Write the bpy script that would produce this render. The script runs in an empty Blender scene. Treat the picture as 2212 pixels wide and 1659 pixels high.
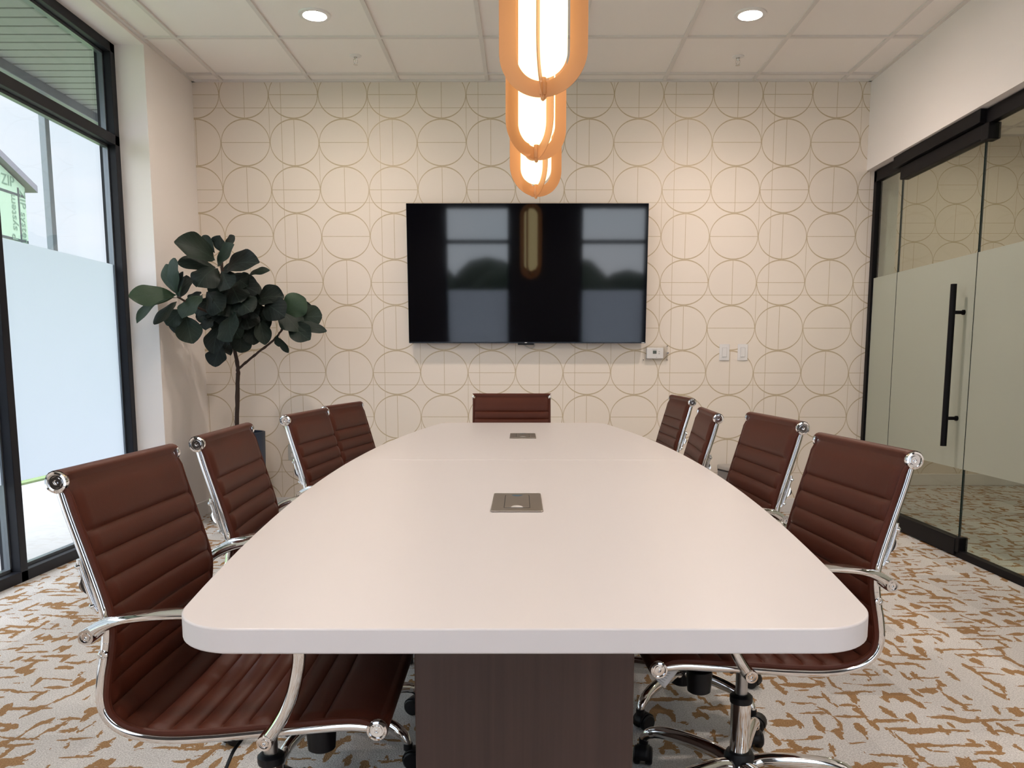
import bpy, bmesh, math, random
from mathutils import Vector, Matrix
PI = math.pi
S = bpy.context.scene
C = S.collection

# ------------------------------------------------------------------ camera
PITCH, YAW, ROLL = -0.1237, 0.0045, -0.0008
cd = bpy.data.cameras.new('camera'); cam = bpy.data.objects.new('camera', cd); C.objects.link(cam)
cd.sensor_width = 36; cd.lens = 36 * 1732.0 / 2212
cd.shift_x = (1106 - 1130.7) / 2212; cd.shift_y = (1002.9 - 829.5) / 2212
cd.clip_start = 0.02; cd.clip_end = 400
M = Matrix.Rotation(YAW, 4, 'Z') @ Matrix.Rotation(PITCH, 4, 'X') @ Matrix.Rotation(ROLL, 4, 'Y') @ Matrix.Rotation(PI / 2, 4, 'X')
cam.matrix_world = Matrix.Translation((0, 0, 1.0747)) @ M
S.camera = cam

# ------------------------------------------------------------------ light levels
SKY = 1.12
DOWNLIGHT = 270       # radiance of the round lenses
BEAM = 22           # watts of each downlight beam
PENDANT = 2.3
CORRIDOR = 300
S.view_settings.view_transform = 'Standard'; S.view_settings.look = 'None'
S.view_settings.gamma = 1; S.view_settings.use_curve_mapping = False
S.view_settings.exposure = 0.1

w = bpy.data.worlds.new('overcast_sky'); S.world = w; w.use_nodes = True
nt = w.node_tree; bg = nt.nodes['Background']
tc = nt.nodes.new('ShaderNodeTexCoord'); mp = nt.nodes.new('ShaderNodeMapping'); mp.inputs['Scale'].default_value = (1, 1, 3.5)
nz = nt.nodes.new('ShaderNodeTexNoise'); nz.inputs['Scale'].default_value = 2.2; nz.inputs['Detail'].default_value = 6
cr = nt.nodes.new('ShaderNodeValToRGB')
cr.color_ramp.elements[0].position = .35; cr.color_ramp.elements[0].color = (.74, .86, .93, 1)
cr.color_ramp.elements[1].position = .62; cr.color_ramp.elements[1].color = (.95, .97, 1.0, 1)
nt.links.new(tc.outputs['Generated'], mp.inputs[0]); nt.links.new(mp.outputs[0], nz.inputs[0])
nt.links.new(nz.outputs[0], cr.inputs[0]); nt.links.new(cr.outputs[0], bg.inputs[0])
# overcast sky: about three times brighter overhead than at the horizon
sxyz = nt.nodes.new('ShaderNodeSeparateXYZ'); nt.links.new(tc.outputs['Generated'], sxyz.inputs[0])
mr = nt.nodes.new('ShaderNodeMapRange'); mr.inputs[1].default_value = .25; mr.inputs[2].default_value = 1; mr.inputs[3].default_value = SKY; mr.inputs[4].default_value = SKY * 3.6
nt.links.new(sxyz.outputs[2], mr.inputs[0])
# the veiled sun stands behind the camera: the overcast is brighter there
m2 = nt.nodes.new('ShaderNodeMapRange'); m2.inputs[1].default_value = .15; m2.inputs[2].default_value = -1; m2.inputs[3].default_value = 1; m2.inputs[4].default_value = 4.0
m3 = nt.nodes.new('ShaderNodeMath'); m3.operation = 'MULTIPLY'
nt.links.new(sxyz.outputs[1], m2.inputs[0]); nt.links.new(mr.outputs[0], m3.inputs[0]); nt.links.new(m2.outputs[0], m3.inputs[1]); nt.links.new(m3.outputs[0], bg.inputs[1])

# ------------------------------------------------------------------ object helpers
def tag(o, label=None, cat=None, group=None, kind=None):
    if label: o['label'] = label
    if cat: o['category'] = cat
    if group: o['group'] = group
    if kind: o['kind'] = kind
    return o
def empty(name, loc=(0, 0, 0), rz=0, parent=None):
    o = bpy.data.objects.new(name, None); C.objects.link(o); o.location = loc; o.rotation_euler = (0, 0, rz)
    o.empty_display_size = .1
    if parent: o.parent = parent
    return o
class MB:
    """collects geometry for one mesh object"""
    def __init__(s): s.v = []; s.f = []; s.m = []; s.mi = 0
    def add(s, vs, fs):
        n = len(s.v); s.v += [tuple(a) for a in vs]; s.f += [tuple(i + n for i in f) for f in fs]; s.m += [s.mi] * len(fs); return s
    def box(s, x0, x1, y0, y1, z0, z1, mat=None):
        vs = [(x, y, z) for z in (z0, z1) for y in (y0, y1) for x in (x0, x1)]
        if mat is not None: vs = [mat @ Vector(v) for v in vs]
        return s.add(vs, [(0, 2, 3, 1), (4, 5, 7, 6), (0, 1, 5, 4), (2, 6, 7, 3), (0, 4, 6, 2), (1, 3, 7, 5)])
    def lathe(s, prof, seg=32, mat=None, cap=True):
        vs = []; fs = []
        for r, z in prof:
            for k in range(seg):
                a = 2 * PI * k / seg; vs.append(Vector((r * math.cos(a), r * math.sin(a), z)))
        for i in range(len(prof) - 1):
            for k in range(seg):
                k2 = (k + 1) % seg
                fs.append((i * seg + k, i * seg + k2, (i + 1) * seg + k2, (i + 1) * seg + k))
        if cap: fs.append(tuple(range(seg))[::-1]); fs.append(tuple((len(prof) - 1) * seg + k for k in range(seg)))
        if mat is not None: vs = [mat @ v for v in vs]
        return s.add(vs, fs)
    def tube(s, pts, r, seg=12, flat=1.0, up=None, cap=True):
        """sweep an ellipse along pts; r number or list; flat scales the second axis"""
        pts = [Vector(p) for p in pts]; n = len(pts); rs = r if isinstance(r, (list, tuple)) else [r] * n
        fl = flat if isinstance(flat, (list, tuple)) else [flat] * n
        nrm = None; vs = []; fs = []
        for i, p in enumerate(pts):
            t = ((pts[i + 1] if i < n - 1 else p) - (pts[i - 1] if i else p)).normalized()
            if up is not None: nn = Vector(up) - t * Vector(up).dot(t)
            elif nrm is None:
                a = Vector((0, 0, 1)) if abs(t.z) < .9 else Vector((1, 0, 0)); nn = a - t * a.dot(t)
            else: nn = nrm - t * nrm.dot(t)
            nrm = nn.normalized(); b = t.cross(nrm)
            for k in range(seg):
                a = 2 * PI * k / seg
                vs.append(p + nrm * (rs[i] * math.cos(a)) + b * (rs[i] * fl[i] * math.sin(a)))
        for i in range(n - 1):
            for k in range(seg):
                k2 = (k + 1) % seg
                fs.append((i * seg + k, i * seg + k2, (i + 1) * seg + k2, (i + 1) * seg + k))
        if cap: fs.append(tuple(range(seg))[::-1]); fs.append(tuple((n - 1) * seg + k for k in range(seg)))
        return s.add(vs, fs)
    def prism(s, poly, z0, z1, mat=None):
        n = len(poly); vs = [Vector((x, y, z0)) for x, y in poly] + [Vector((x, y, z1)) for x, y in poly]
        if mat is not None: vs = [mat @ v for v in vs]
        return s.add(vs, [tuple(range(n))[::-1], tuple(range(n, 2 * n))] + [(i, (i + 1) % n, n + (i + 1) % n, n + i) for i in range(n)])
    def grid(s, rows):
        nr = len(rows); nc = len(rows[0])
        return s.add([p for r in rows for p in r], [(i * nc + j, i * nc + j + 1, (i + 1) * nc + j + 1, (i + 1) * nc + j) for i in range(nr - 1) for j in range(nc - 1)])
    def build(s, name, mats, parent=None, smooth=True, bevel=0, angle=40, seg=2):
        me = bpy.data.meshes.new(name); me.from_pydata(s.v, [], s.f); me.update()
        b = bmesh.new(); b.from_mesh(me); bmesh.ops.recalc_face_normals(b, faces=b.faces); b.to_mesh(me); b.free()
        if not isinstance(mats, (list, tuple)): mats = [mats]
        for m in mats: me.materials.append(m)
        if len(mats) > 1: me.polygons.foreach_set('material_index', s.m)
        if smooth:
            me.polygons.foreach_set('use_smooth', [True] * len(me.polygons)); me.set_sharp_from_angle(angle=math.radians(angle))
        o = bpy.data.objects.new(name, me); C.objects.link(o)
        if parent: o.parent = parent
        if bevel:
            bv = o.modifiers.new('bevel', 'BEVEL'); bv.width = bevel; bv.segments = seg; bv.limit_method = 'ANGLE'; bv.angle_limit = math.radians(40)
        return o
def rrect(w, h, r, n=6, cx=0, cy=0):
    out = []
    for (sx, sy, a0) in ((1, 1, 0), (-1, 1, PI / 2), (-1, -1, PI), (1, -1, 1.5 * PI)):
        for k in range(n + 1):
            a = a0 + PI / 2 * k / n
            out.append((cx + sx * (w / 2 - r) + r * math.cos(a), cy + sy * (h / 2 - r) + r * math.sin(a)))
    return out
def spline(pts, n=8):
    """Catmull-Rom through pts"""
    P = [Vector(p) for p in pts]; P = [P[0] * 2 - P[1]] + P + [P[-1] * 2 - P[-2]]; out = []
    for i in range(1, len(P) - 2):
        for k in range(n):
            t = k / n; a, b, c, d = P[i - 1:i + 3]
            out.append(.5 * ((2 * b) + (c - a) * t + (2 * a - 5 * b + 4 * c - d) * t * t + (3 * b - a - 3 * c + d) * t ** 3))
    out.append(P[-2]); return out
def copy_tree(o, parent=None):
    c = o.copy(); C.objects.link(c)
    if parent: c.parent = parent
    for ch in list(o.children): copy_tree(ch, c)
    return c
def axis_mat(loc, d):
    """matrix whose z axis points along d"""
    return Matrix.Translation(loc) @ Vector(d).to_track_quat('Z', 'Y').to_matrix().to_4x4()

# ------------------------------------------------------------------ material helpers
def mat(name, col=(.8, .8, .8), rough=.5, metal=0, **kw):
    m = bpy.data.materials.new(name); m.use_nodes = True; b = m.node_tree.nodes['Principled BSDF']
    b.inputs['Base Color'].default_value = (*col, 1); b.inputs['Roughness'].default_value = rough; b.inputs['Metallic'].default_value = metal
    for k, v in kw.items():
        b.inputs[k.replace('_', ' ')].default_value = v
    return m
def nodes(m): return m.node_tree, m.node_tree.nodes['Principled BSDF']
def N(t, kind, **kw):
    n = t.nodes.new('ShaderNode' + kind)
    for k, v in kw.items(): setattr(n, k, v)
    return n
class X:
    """tiny expression wrapper for Math nodes"""
    def __init__(s, t, sock): s.t = t; s.s = sock
    def op(s, o, b=None, c=None):
        n = s.t.nodes.new('ShaderNodeMath'); n.operation = o
        for i, q in enumerate((s, b, c)):
            if q is None: continue
            if isinstance(q, X): s.t.links.new(q.s, n.inputs[i])
            else: n.inputs[i].default_value = q
        return X(s.t, n.outputs[0])
    def __add__(s, o): return s.op('ADD', o)
    def __sub__(s, o): return s.op('SUBTRACT', o)
    def __mul__(s, o): return s.op('MULTIPLY', o)
    def __truediv__(s, o): return s.op('DIVIDE', o)
    def lt(s, o): return s.op('LESS_THAN', o)
    def gt(s, o): return s.op('GREATER_THAN', o)
    def floor(s): return s.op('FLOOR')
    def abs(s): return s.op('ABSOLUTE')
    def max(s, o): return s.op('MAXIMUM', o)
    def min(s, o): return s.op('MINIMUM', o)
    def mod(s, o): return s.op('FLOORED_MODULO', o)
def objxyz(t, out='Object'):
    tc = t.nodes.new('ShaderNodeTexCoord'); sp = t.nodes.new('ShaderNodeSeparateXYZ'); t.links.new(tc.outputs[out], sp.inputs[0])
    return tc.outputs[out], X(t, sp.outputs[0]), X(t, sp.outputs[1]), X(t, sp.outputs[2])
def comb(t, x, y, z):
    n = t.nodes.new('ShaderNodeCombineXYZ')
    for i, q in enumerate((x, y, z)):
        if isinstance(q, X): t.links.new(q.s, n.inputs[i])
        else: n.inputs[i].default_value = q
    return n.outputs[0]
def noise(t, vec, scale, detail=2, rough=.5, fac=True):
    n = t.nodes.new('ShaderNodeTexNoise'); n.inputs['Scale'].default_value = scale; n.inputs['Detail'].default_value = detail; n.inputs['Roughness'].default_value = rough
    if vec is not None: t.links.new(vec, n.inputs['Vector'])
    return X(t, n.outputs[0])
def mixc(t, f, a, b):
    n = t.nodes.new('ShaderNodeMix'); n.data_type = 'RGBA'
    if isinstance(f, X): t.links.new(f.s, n.inputs[0])
    else: n.inputs[0].default_value = f
    for i, q in ((6, a), (7, b)):
        if isinstance(q, tuple): n.inputs[i].default_value = (*q[:3], 1)
        else: t.links.new(q, n.inputs[i])
    return n.outputs[2]
def bump(t, b, h, dist, strength=1):
    n = t.nodes.new('ShaderNodeBump'); n.inputs['Distance'].default_value = dist; n.inputs['Strength'].default_value = strength
    t.links.new(h.s, n.inputs['Height']); t.links.new(n.outputs[0], b.inputs['Normal'])

M_paint = mat('wall_paint', (.87, .82, .79), .75)
M_ceil = mat('ceiling_tile', (.90, .855, .82), .9)
t, b = nodes(M_ceil); v, *_ = objxyz(t); bump(t, b, noise(t, v, 260, 3), .0006, .5)
M_tee = mat('ceiling_tee', (.74, .70, .67), .55)
M_trimw = mat('white_trim', (.80, .78, .77), .45)
M_black = mat('black_aluminium', (.008, .009, .014), .5, Specular_IOR_Level=.3)
M_blackdoor = mat('black_door_rail', (.004, .0035, .005), .5, Specular_IOR_Level=.15)
M_concrete = mat('concrete', (.62, .60, .57), .9)
t, b = nodes(M_concrete); v, *_ = objxyz(t); t.links.new(mixc(t, noise(t, v, 3, 8, .7), (.40, .385, .375), (.54, .525, .515)), b.inputs['Base Color'])
M_grass = mat('grass', (.14, .22, .07), .9)
t, b = nodes(M_grass); v, *_ = objxyz(t); t.links.new(mixc(t, noise(t, v, 14, 6, .8), (.10, .17, .05), (.30, .38, .18)), b.inputs['Base Color'])
M_chrome = mat('chrome', (.80, .79, .78), .07, 1)
M_steel = mat('brushed_steel', (.36, .32, .285), .38, 1)
M_plastic = mat('black_plastic', (.008, .008, .010), .45, Specular_IOR_Level=.3)
M_tabletop = mat('white_laminate', (.61, .57, .56), .36)
M_switch = mat('white_plastic', (.78, .76, .75), .35)
M_pot = mat('navy_glazed_pot', (.012, .028, .065), .5)
M_soil = mat('potting_soil', (.03, .02, .014), .95)
M_bark = mat('fig_bark', (.045, .026, .02), .85)
M_brass = mat('satin_brass', (.68, .32, .125), .45, .15)
M_cable = mat('white_cable', (.6, .6, .56), .5)
M_clear = None

# wallpaper -------------------------------------------------------------
def wallpaper(name):
    m = mat(name, rough=.6); t, b = nodes(m); v, x, y, z = objxyz(t)
    sx, sz, lx, lz = .3424, .3187, -.2549, 2.7694
    U = (x - lx) / sx; V = (z - lz) / sz
    i = (U + .5).floor(); j = V.floor()                    # circle indices
    cu = (U - i) * sx; cv = (V - j - .5) * sz              # metres from the circle centre
    e_out = ((cu / .1712) * (cu / .1712) + (cv / .1606) * (cv / .1606))
    e_in = ((cu / .1666) * (cu / .1666) + (cv / .1518) * (cv / .1518))
    ring = e_out.lt(1) * e_in.gt(1)
    inside = e_in.lt(1)
    par = (i + j).mod(2)                                   # 0 or 1
    hor = cv.abs().lt(.0019) * inside * par.lt(.5)
    ver = cu.abs().lt(.0019) * inside * par.gt(.5)
    lh = (((V - .22).mod(2)) * sz).lt(.0034)
    lv = (((U + 4.26).mod(2)) * sx).lt(.0034)
    # diamond stems on the tangent columns
    ti = U.floor(); tj = (V + .5).floor()
    tu = (U - ti - .5) * sx
    stem = tu.abs().lt(.0014) * (ti + tj).mod(2).gt(.5)
    pat = ring.max(hor).max(ver).max(lh).max(lv).max(stem)
    edge = noise(t, v, 60, 2)
    col = mixc(t, pat * (edge * .5 + .7).min(1), (.83, .745, .655), (.56, .45, .30))
    t.links.new(col, b.inputs['Base Color'])
    mt = pat * .25; t.links.new(mt.s, b.inputs['Metallic'])
    r = pat * -.08 + .6; t.links.new(r.s, b.inputs['Roughness'])
    return m
M_paper = wallpaper('circle_wallpaper')

# carpet ------------------------------------------------------------------
M_carpet = mat('patterned_carpet', rough=.95); t, b = nodes(M_carpet); v, x, y, z = objxyz(t)
vo = N(t, 'TexVoronoi'); vo.distance = 'MANHATTAN'; vo.inputs['Scale'].default_value = 46; t.links.new(v, vo.inputs['Vector'])
sp = N(t, 'SeparateColor'); t.links.new(vo.outputs['Color'], sp.inputs[0])
qx = x + (X(t, sp.outputs[0]) - .5) * .010; qy = y + (X(t, sp.outputs[1]) - .5) * .010
a1 = noise(t, comb(t, qx * 30, qy * 9, 3.1), 1, 0.0, .5)
a2 = noise(t, comb(t, qx * 8, qy * 32, 8.7), 1, 0.0, .5)
fl = (a1.gt(.635)).max(a2.gt(.662))
fine = ((noise(t, v, 210, 2, .7) - .5) * 1.9 + .5).max(0).min(1); mid = noise(t, v, 3.2, 2)
pl = N(t, 'TexWhiteNoise'); pl.noise_dimensions = '2D'
t.links.new(comb(t, (x * 4).floor(), (y + (x * 4).floor() * .37).floor(), 0), pl.inputs['Vector'])
tone = (X(t, pl.outputs[0]) - .5) * .22 + (mid - .5) * .25 + 1
base = mixc(t, fine, (.38, .36, .34), (.88, .86, .84)); om = mixc(t, fine, (.21, .10, .035), (.47, .285, .13))
n = N(t, 'Mix'); n.data_type = 'RGBA'; n.blend_type = 'MULTIPLY'; n.inputs[0].default_value = 1
t.links.new(mixc(t, fl, base, om), n.inputs[6]); t.links.new(comb(t, tone, tone, tone), n.inputs[7])
t.links.new(n.outputs[2], b.inputs['Base Color']); bump(t, b, fine + fl * .3, .003, .8)

# leather -------------------------------------------------------------------
M_leather = mat('brown_leather', (.17, .055, .032), .45, Specular_IOR_Level=.18); t, b = nodes(M_leather); v, *_ = objxyz(t)
g = noise(t, v, 5, 3); t.links.new(mixc(t, g, (.058, .0130, .0070), (.088, .0225, .0112)), b.inputs['Base Color'])
bump(t, b, noise(t, v, 420, 3), .0005, .35)
M_stitch = mat('leather_piping', (.10, .032, .02), .5)

# walnut -----------------------------------------------------------------------
M_wood = mat('walnut_laminate', rough=.42); t, b = nodes(M_wood); v, x, y, z = objxyz(t)
g1 = noise(t, comb(t, x * 60, y * 60, z * 1.6), 1, 5, .6); g2 = noise(t, comb(t, x * 9, y * 9, z * .7), 1, 3)
t.links.new(mixc(t, (g1 * .6 + g2 * .5).op('MULTIPLY', 1), (.022, .011, .009), (.100, .054, .042)), b.inputs['Base Color'])

# glass ----------------------------------------------------------------------------
def thin_glass(name, tint, refl=.06, rough=0.0):
    m = bpy.data.materials.new(name); m.use_nodes = True; t = m.node_tree; t.nodes.clear()
    out = N(t, 'OutputMaterial'); tr = N(t, 'BsdfTransparent'); tr.inputs[0].default_value = (*tint, 1)
    gl = N(t, 'BsdfGlossy'); gl.inputs['Roughness'].default_value = rough
    lw = N(t, 'LayerWeight'); lw.inputs[0].default_value = .5; mx = N(t, 'MixShader')
    fr = X(t, lw.outputs['Facing']).op('POWER', 5.0) * .9 + .04
    t.links.new(fr.s, mx.inputs[0]); t.links.new(tr.outputs[0], mx.inputs[1]); t.links.new(gl.outputs[0], mx.inputs[2]); t.links.new(mx.outputs[0], out.inputs[0])
    return m
M_glass = thin_glass('window_glass', (.95, .96, .98))
M_glass_in = thin_glass('interior_glass', (.86, .90, .85))
M_clear = thin_glass('clear_acrylic', (1, 1, .995))
def film(name, col, tr=.75, through=0.0):
    m = bpy.data.materials.new(name); m.use_nodes = True; t = m.node_tree; t.nodes.clear()
    out = N(t, 'OutputMaterial'); a = N(t, 'BsdfTranslucent'); a.inputs[0].default_value = (*col, 1)
    d = N(t, 'BsdfDiffuse'); d.inputs[0].default_value = (*[c * .85 for c in col], 1)
    mx = N(t, 'MixShader'); mx.inputs[0].default_value = tr
    t.links.new(d.outputs[0], mx.inputs[1]); t.links.new(a.outputs[0], mx.inputs[2]); t.links.new(mx.outputs[0], out.inputs[0])
    return m
M_film = film('frosted_film', (.75, .77, .82), .90)
M_film_in = film('frosted_film_interior', (.72, .74, .66), .5)
M_edge = mat('glass_edge', (.008, .022, .022), .2)

# emitters ----------------------------------------------------------------------------
def emit(name, col, s):
    m = bpy.data.materials.new(name); m.use_nodes = True; t, b = nodes(m)
    b.inputs['Base Color'].default_value = (.12, .11, .09, 1); b.inputs['Emission Color'].default_value = (*col, 1); b.inputs['Emission Strength'].default_value = s
    return m
M_lamp = emit('downlight_lens', (1, .85, .74), DOWNLIGHT)
M_lamp_c = emit('corridor_lens', (1, .86, .72), CORRIDOR)
M_capsule = emit('opal_glass', (1.0, .80, .40), PENDANT)

# ======================================================================= STRUCTURE
XL, XR, YB, YF, ZC = -2.32, 2.368, 5.819, -1.2, 3.0106
XW = -2.50      # inner face of the storefront frame
XG = 2.44       # interior glass line
YC = 7.15       # far wall of the corridor
o = MB().box(-2.61, 6.2, YF - .1, YC + .1, -.12, 0).build('floor', M_carpet, smooth=False); tag(o, kind='structure')
# ceiling: tiles above, tees proud
ceil = MB().box(-2.62, 6.2, YF - .1, YC + .1, ZC + .012, ZC + .10).build('ceiling', M_ceil, smooth=False); tag(ceil, kind='structure')
g = MB(); gx0 = .331
for k in range(-4, 10):
    xx = gx0 + k * .61
    if xx < XL or xx > 6.1: continue
    y1 = YB if xx < XR else YC
    g.box(xx - .012, xx + .012, YF, y1, ZC, ZC + .014)
yy = 5.680
ys = []
while yy > YF: ys.append(yy); yy -= .61
for q in ys:
    g.box(XL, XR, q - .012, q + .012, ZC + .0006, ZC + .014); g.box(2.55, 6.1, q - .012, q + .012, ZC + .0006, ZC + .014)
for q in (6.29, 6.90): g.box(2.55, 6.1, q - .012, q + .012, ZC + .0006, ZC + .014)
g.box(XL, XR, YB - .022, YB, ZC - .001, ZC + .012); g.box(XL, XL + .022, 0, YB, ZC - .001, ZC + .012); g.box(XR - .022, XR, YF, YB, ZC - .001, ZC + .012)
g.box(2.55, 6.1, YC - .022, YC, ZC - .001, ZC + .012)
g.build('ceiling_grid', M_tee, ceil, smooth=False)
sm = MB()
for xx in (gx0 - 3 * .61, gx0 - .61, gx0 + .61, gx0 + 3 * .61): sm.box(xx - .0125, xx + .0125, 4.52, 4.523, ZC - .0008, ZC + .001)
sm.build('tee_splice', M_plastic, ceil, smooth=False)

tag(MB().box(-2.75, 2.475, YB, YB + .13, 0, ZC + .05).build('wall_back', M_paper, smooth=False), kind='structure')
cw = MB().box(-.185 + 2.475, 6.2, YC, YC + .12, 0, ZC + .05).build('wall_corridor', M_paper, smooth=False); cw.location.x = .185; tag(cw, kind='structure')
tag(MB().box(2.476, 2.6, YB, YC, 0, ZC + .05).build('wall_passage', M_paint, smooth=False), kind='structure')
tag(MB().box(6.2, 6.3, YF - .1, YC + .1, 0, ZC + .1).build('wall_far_right', M_paint, smooth=False), kind='structure')
wl = MB().box(-2.62, XL, 5.11, YB, 0, ZC + .05)
wl.box(-2.62, XL, YF - .1, .12, 0, ZC + .05)
wl.box(XW - .12, XL, .12, 5.11, 2.99, ZC + .05)
tag(wl.build('wall_left', M_paint, bevel=.002), kind='structure')
tag(MB().box(XR, 2.52, YF - .1, YB, 2.418, ZC + .05).box(XR, 2.52, YF - .1, .9, 0, 2.418).build('wall_right', M_paint, smooth=False), kind='structure')
# wall behind the camera with two window openings
BW = [(-1.28, -.25), (.80, 1.85)]
wf = MB(); y0, y1 = YF - .14, YF
wf.box(-2.75, BW[0][0], y0, y1, 0, ZC + .05).box(BW[0][1], BW[1][0], y0, y1, 0, ZC + .05).box(BW[1][1], 6.2, y0, y1, 0, ZC + .05)
for a, c in BW: wf.box(a, c, y0, y1, 2.95, ZC + .05)
tag(wf.build('wall_front', mat('charcoal_paint', (.035, .033, .035), .7), smooth=False), kind='structure')
# baseboards
def baseboard(name, x0, x1, y0, y1):
    tag(MB().box(x0, x1, y0, y1, 0, .105).build(name, M_trimw, bevel=.004), kind='structure')
baseboard('baseboard_back', XL, 2.40, YB - .014, YB)
baseboard('baseboard_left', XL, XL + .014, 5.11, YB - .014)
baseboard('baseboard_corridor', 2.61, 6.19, YC - .014, YC)

# storefront window on the left -------------------------------------------------
W1 = empty('window_1', (XW, 2.6, 0)); tag(W1, kind='structure')
def put(mb, name, m, parent, **k):
    """build a world-space part below a parent empty that has only a location"""
    L = parent.location
    mb.v = [(a - L.x, b_ - L.y, c - L.z) for a, b_, c in mb.v]
    return mb.build(name, m, parent, **k)
MULL = [5.085, 3.885, 2.685, 1.485, .15]
D = .10
f = MB()
for k, yv in enumerate(MULL): f.box(XW - D, XW, yv - .028, yv + .028, 0.0, 2.99)
f.box(XW - D, XW, .12, 5.11, .0, .055)
f.box(XW - D, XW, .12, 5.11, 2.935, 2.99)
f.box(XW - D, XW, .12, 5.11, 2.395, 2.455)
put(f, 'window_frame', M_black, W1, bevel=.003)
gs = MB()
for k in range(4):
    a, c = MULL[k + 1] + .028, MULL[k] - .028
    for z0, z1 in ((.055, 2.395), (2.455, 2.935)):
        # glazing bead
        gs.box(XW - .075, XW - .045, a, c, z0, z0 + .016).box(XW - .075, XW - .045, a, c, z1 - .016, z1)
        gs.box(XW - .075, XW - .045, a, a + .012, z0, z1).box(XW - .075, XW - .045, c - .012, c, z0, z1)
put(gs, 'glazing_bead', mat('glazing_bead', (.16, .18, .20), .3, .6), W1)
for k in range(4):
    a, c = MULL[k + 1] + .04, MULL[k] - .04
    put(MB().box(XW - .063, XW - .057, a, c, .071, 2.379), 'pane', M_glass, W1, smooth=False)
    put(MB().box(XW - .063, XW - .057, a, c, 2.471, 2.919), 'pane', M_glass, W1, smooth=False)
    put(MB().box(XW - .0565, XW - .0555, a, c, .49, 1.685), 'frosted_film', M_film, W1, smooth=False)
# rear windows ----------------------------------------------------------------------
for n_, (a, c) in enumerate(BW):
    W = empty('window_%d' % (n_ + 2), ((a + c) / 2, YF, 0)); tag(W, kind='structure')
    f = MB(); yy0, yy1 = YF - .12, YF - .01
    for xx in (a, c - .05): f.box(xx, xx + .05, yy0, yy1, 0, 2.95)
    for zz in (0, 2.38, 2.90): f.box(a, c, yy0, yy1, zz, zz + .06)
    put(f, 'window_frame', M_black, W, bevel=.003)
    put(MB().box(a + .05, c - .05, YF - .07, YF - .064, .06, 2.38), 'pane', M_glass, W, smooth=False)
    put(MB().box(a + .05, c - .05, YF - .07, YF - .064, 2.44, 2.90), 'pane', M_glass, W, smooth=False)
    put(MB().box(a + .05, c - .05, YF - .0635, YF - .0625, .49, 1.685), 'frosted_film', M_film, W, smooth=False)
# interior glazing on the right ------------------------------------------------------------
W4 = empty('window_4', (XG, 5.0, 0)); tag(W4, kind='structure')
f = MB().box(XG - .022, XG + .022, 5.762, 5.806, 0, 2.405)       # wall post
f.box(XG - .022, XG + .022, .9, 5.806, 2.335, 2.412)             # head channel
f.box(XG - .02, XG + .02, .9, 4.452, 0, .04)                    # sill channels
f.box(XG - .02, XG + .02, 5.40, 5.79, 0, .04)
put(f, 'window_frame', M_blackdoor, W4, bevel=.002)
for a, c in ((5.405, 5.765), (2.6, 4.445), (.95, 2.592)):
    put(MB().box(XG - .0045, XG + .0035, a, c, .03, 2.345), 'pane', M_glass_in, W4, smooth=False)
    put(MB().box(XG - .0065, XG - .0055, a, c, .495, 1.678), 'frosted_film', M_film_in, W4, smooth=False)
e = MB()
for yv in (5.406, 4.444): e.box(XG - .0045, XG + .0035, yv - .001, yv + .001, .03, 2.34)
put(e, 'pane_edge', M_edge, W4, smooth=False)
# pivot glass door --------------------------------------------------------------------------
DR = empty('door_1', (XG, 4.45, 0)); tag(DR, kind='structure')
put(MB().box(XG - .0045, XG + .0035, 4.455, 5.396, .09, 2.30), 'door_glass', M_glass_in, DR, smooth=False)
put(MB().box(XG - .0065, XG - .0055, 4.455, 5.396, .495, 1.678), 'frosted_film', M_film_in, DR, smooth=False)
e = MB()
for yv in (5.396, 4.4545): e.box(XG - .0046, XG + .0036, yv - .0012, yv + .0012, .09, 2.30)
put(e, 'door_edge', M_edge, DR, smooth=False)
put(MB().box(XG - .055, XG + .02, 4.43, 5.44, 2.345, 2.414), 'header_box', M_blackdoor, DR, bevel=.003)
put(MB().box(XG - .030, XG + .030, 4.45, 5.39, 2.262, 2.343), 'top_rail', M_blackdoor, DR, bevel=.006)
put(MB().box(XG - .028, XG + .028, 4.445, 5.40, .008, .105), 'bottom_rail', M_blackdoor, DR, bevel=.004)
put(MB().box(XG - .034, XG + .034, 4.38, 4.452, 2.25, 2.335), 'patch_fitting', M_blackdoor, DR, bevel=.004)
put(MB().box(XG - .026, XG + .026, 4.405, 4.443, .03, .115), 'pivot_cover', M_blackdoor, DR, bevel=.004)
h = MB().tube([(2.365, 4.545, .618), (2.365, 4.545, 1.52)], .0165, 20)
hb = put(h, 'door_handle', M_blackdoor, DR)
h = MB()
for zz in (.775, 1.365): h.tube([(2.365, 4.545, zz), (XG - .006, 4.545, zz)], .010, 16)
for zz in (.775, 1.365): h.tube([(XG - .018, 4.545, zz), (XG - .0065, 4.545, zz)], .014, 16)
h.v = [(a - DR.location.x, b_ - DR.location.y, c) for a, b_, c in h.v]; h.build('handle_standoff', M_blackdoor, hb)

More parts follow.
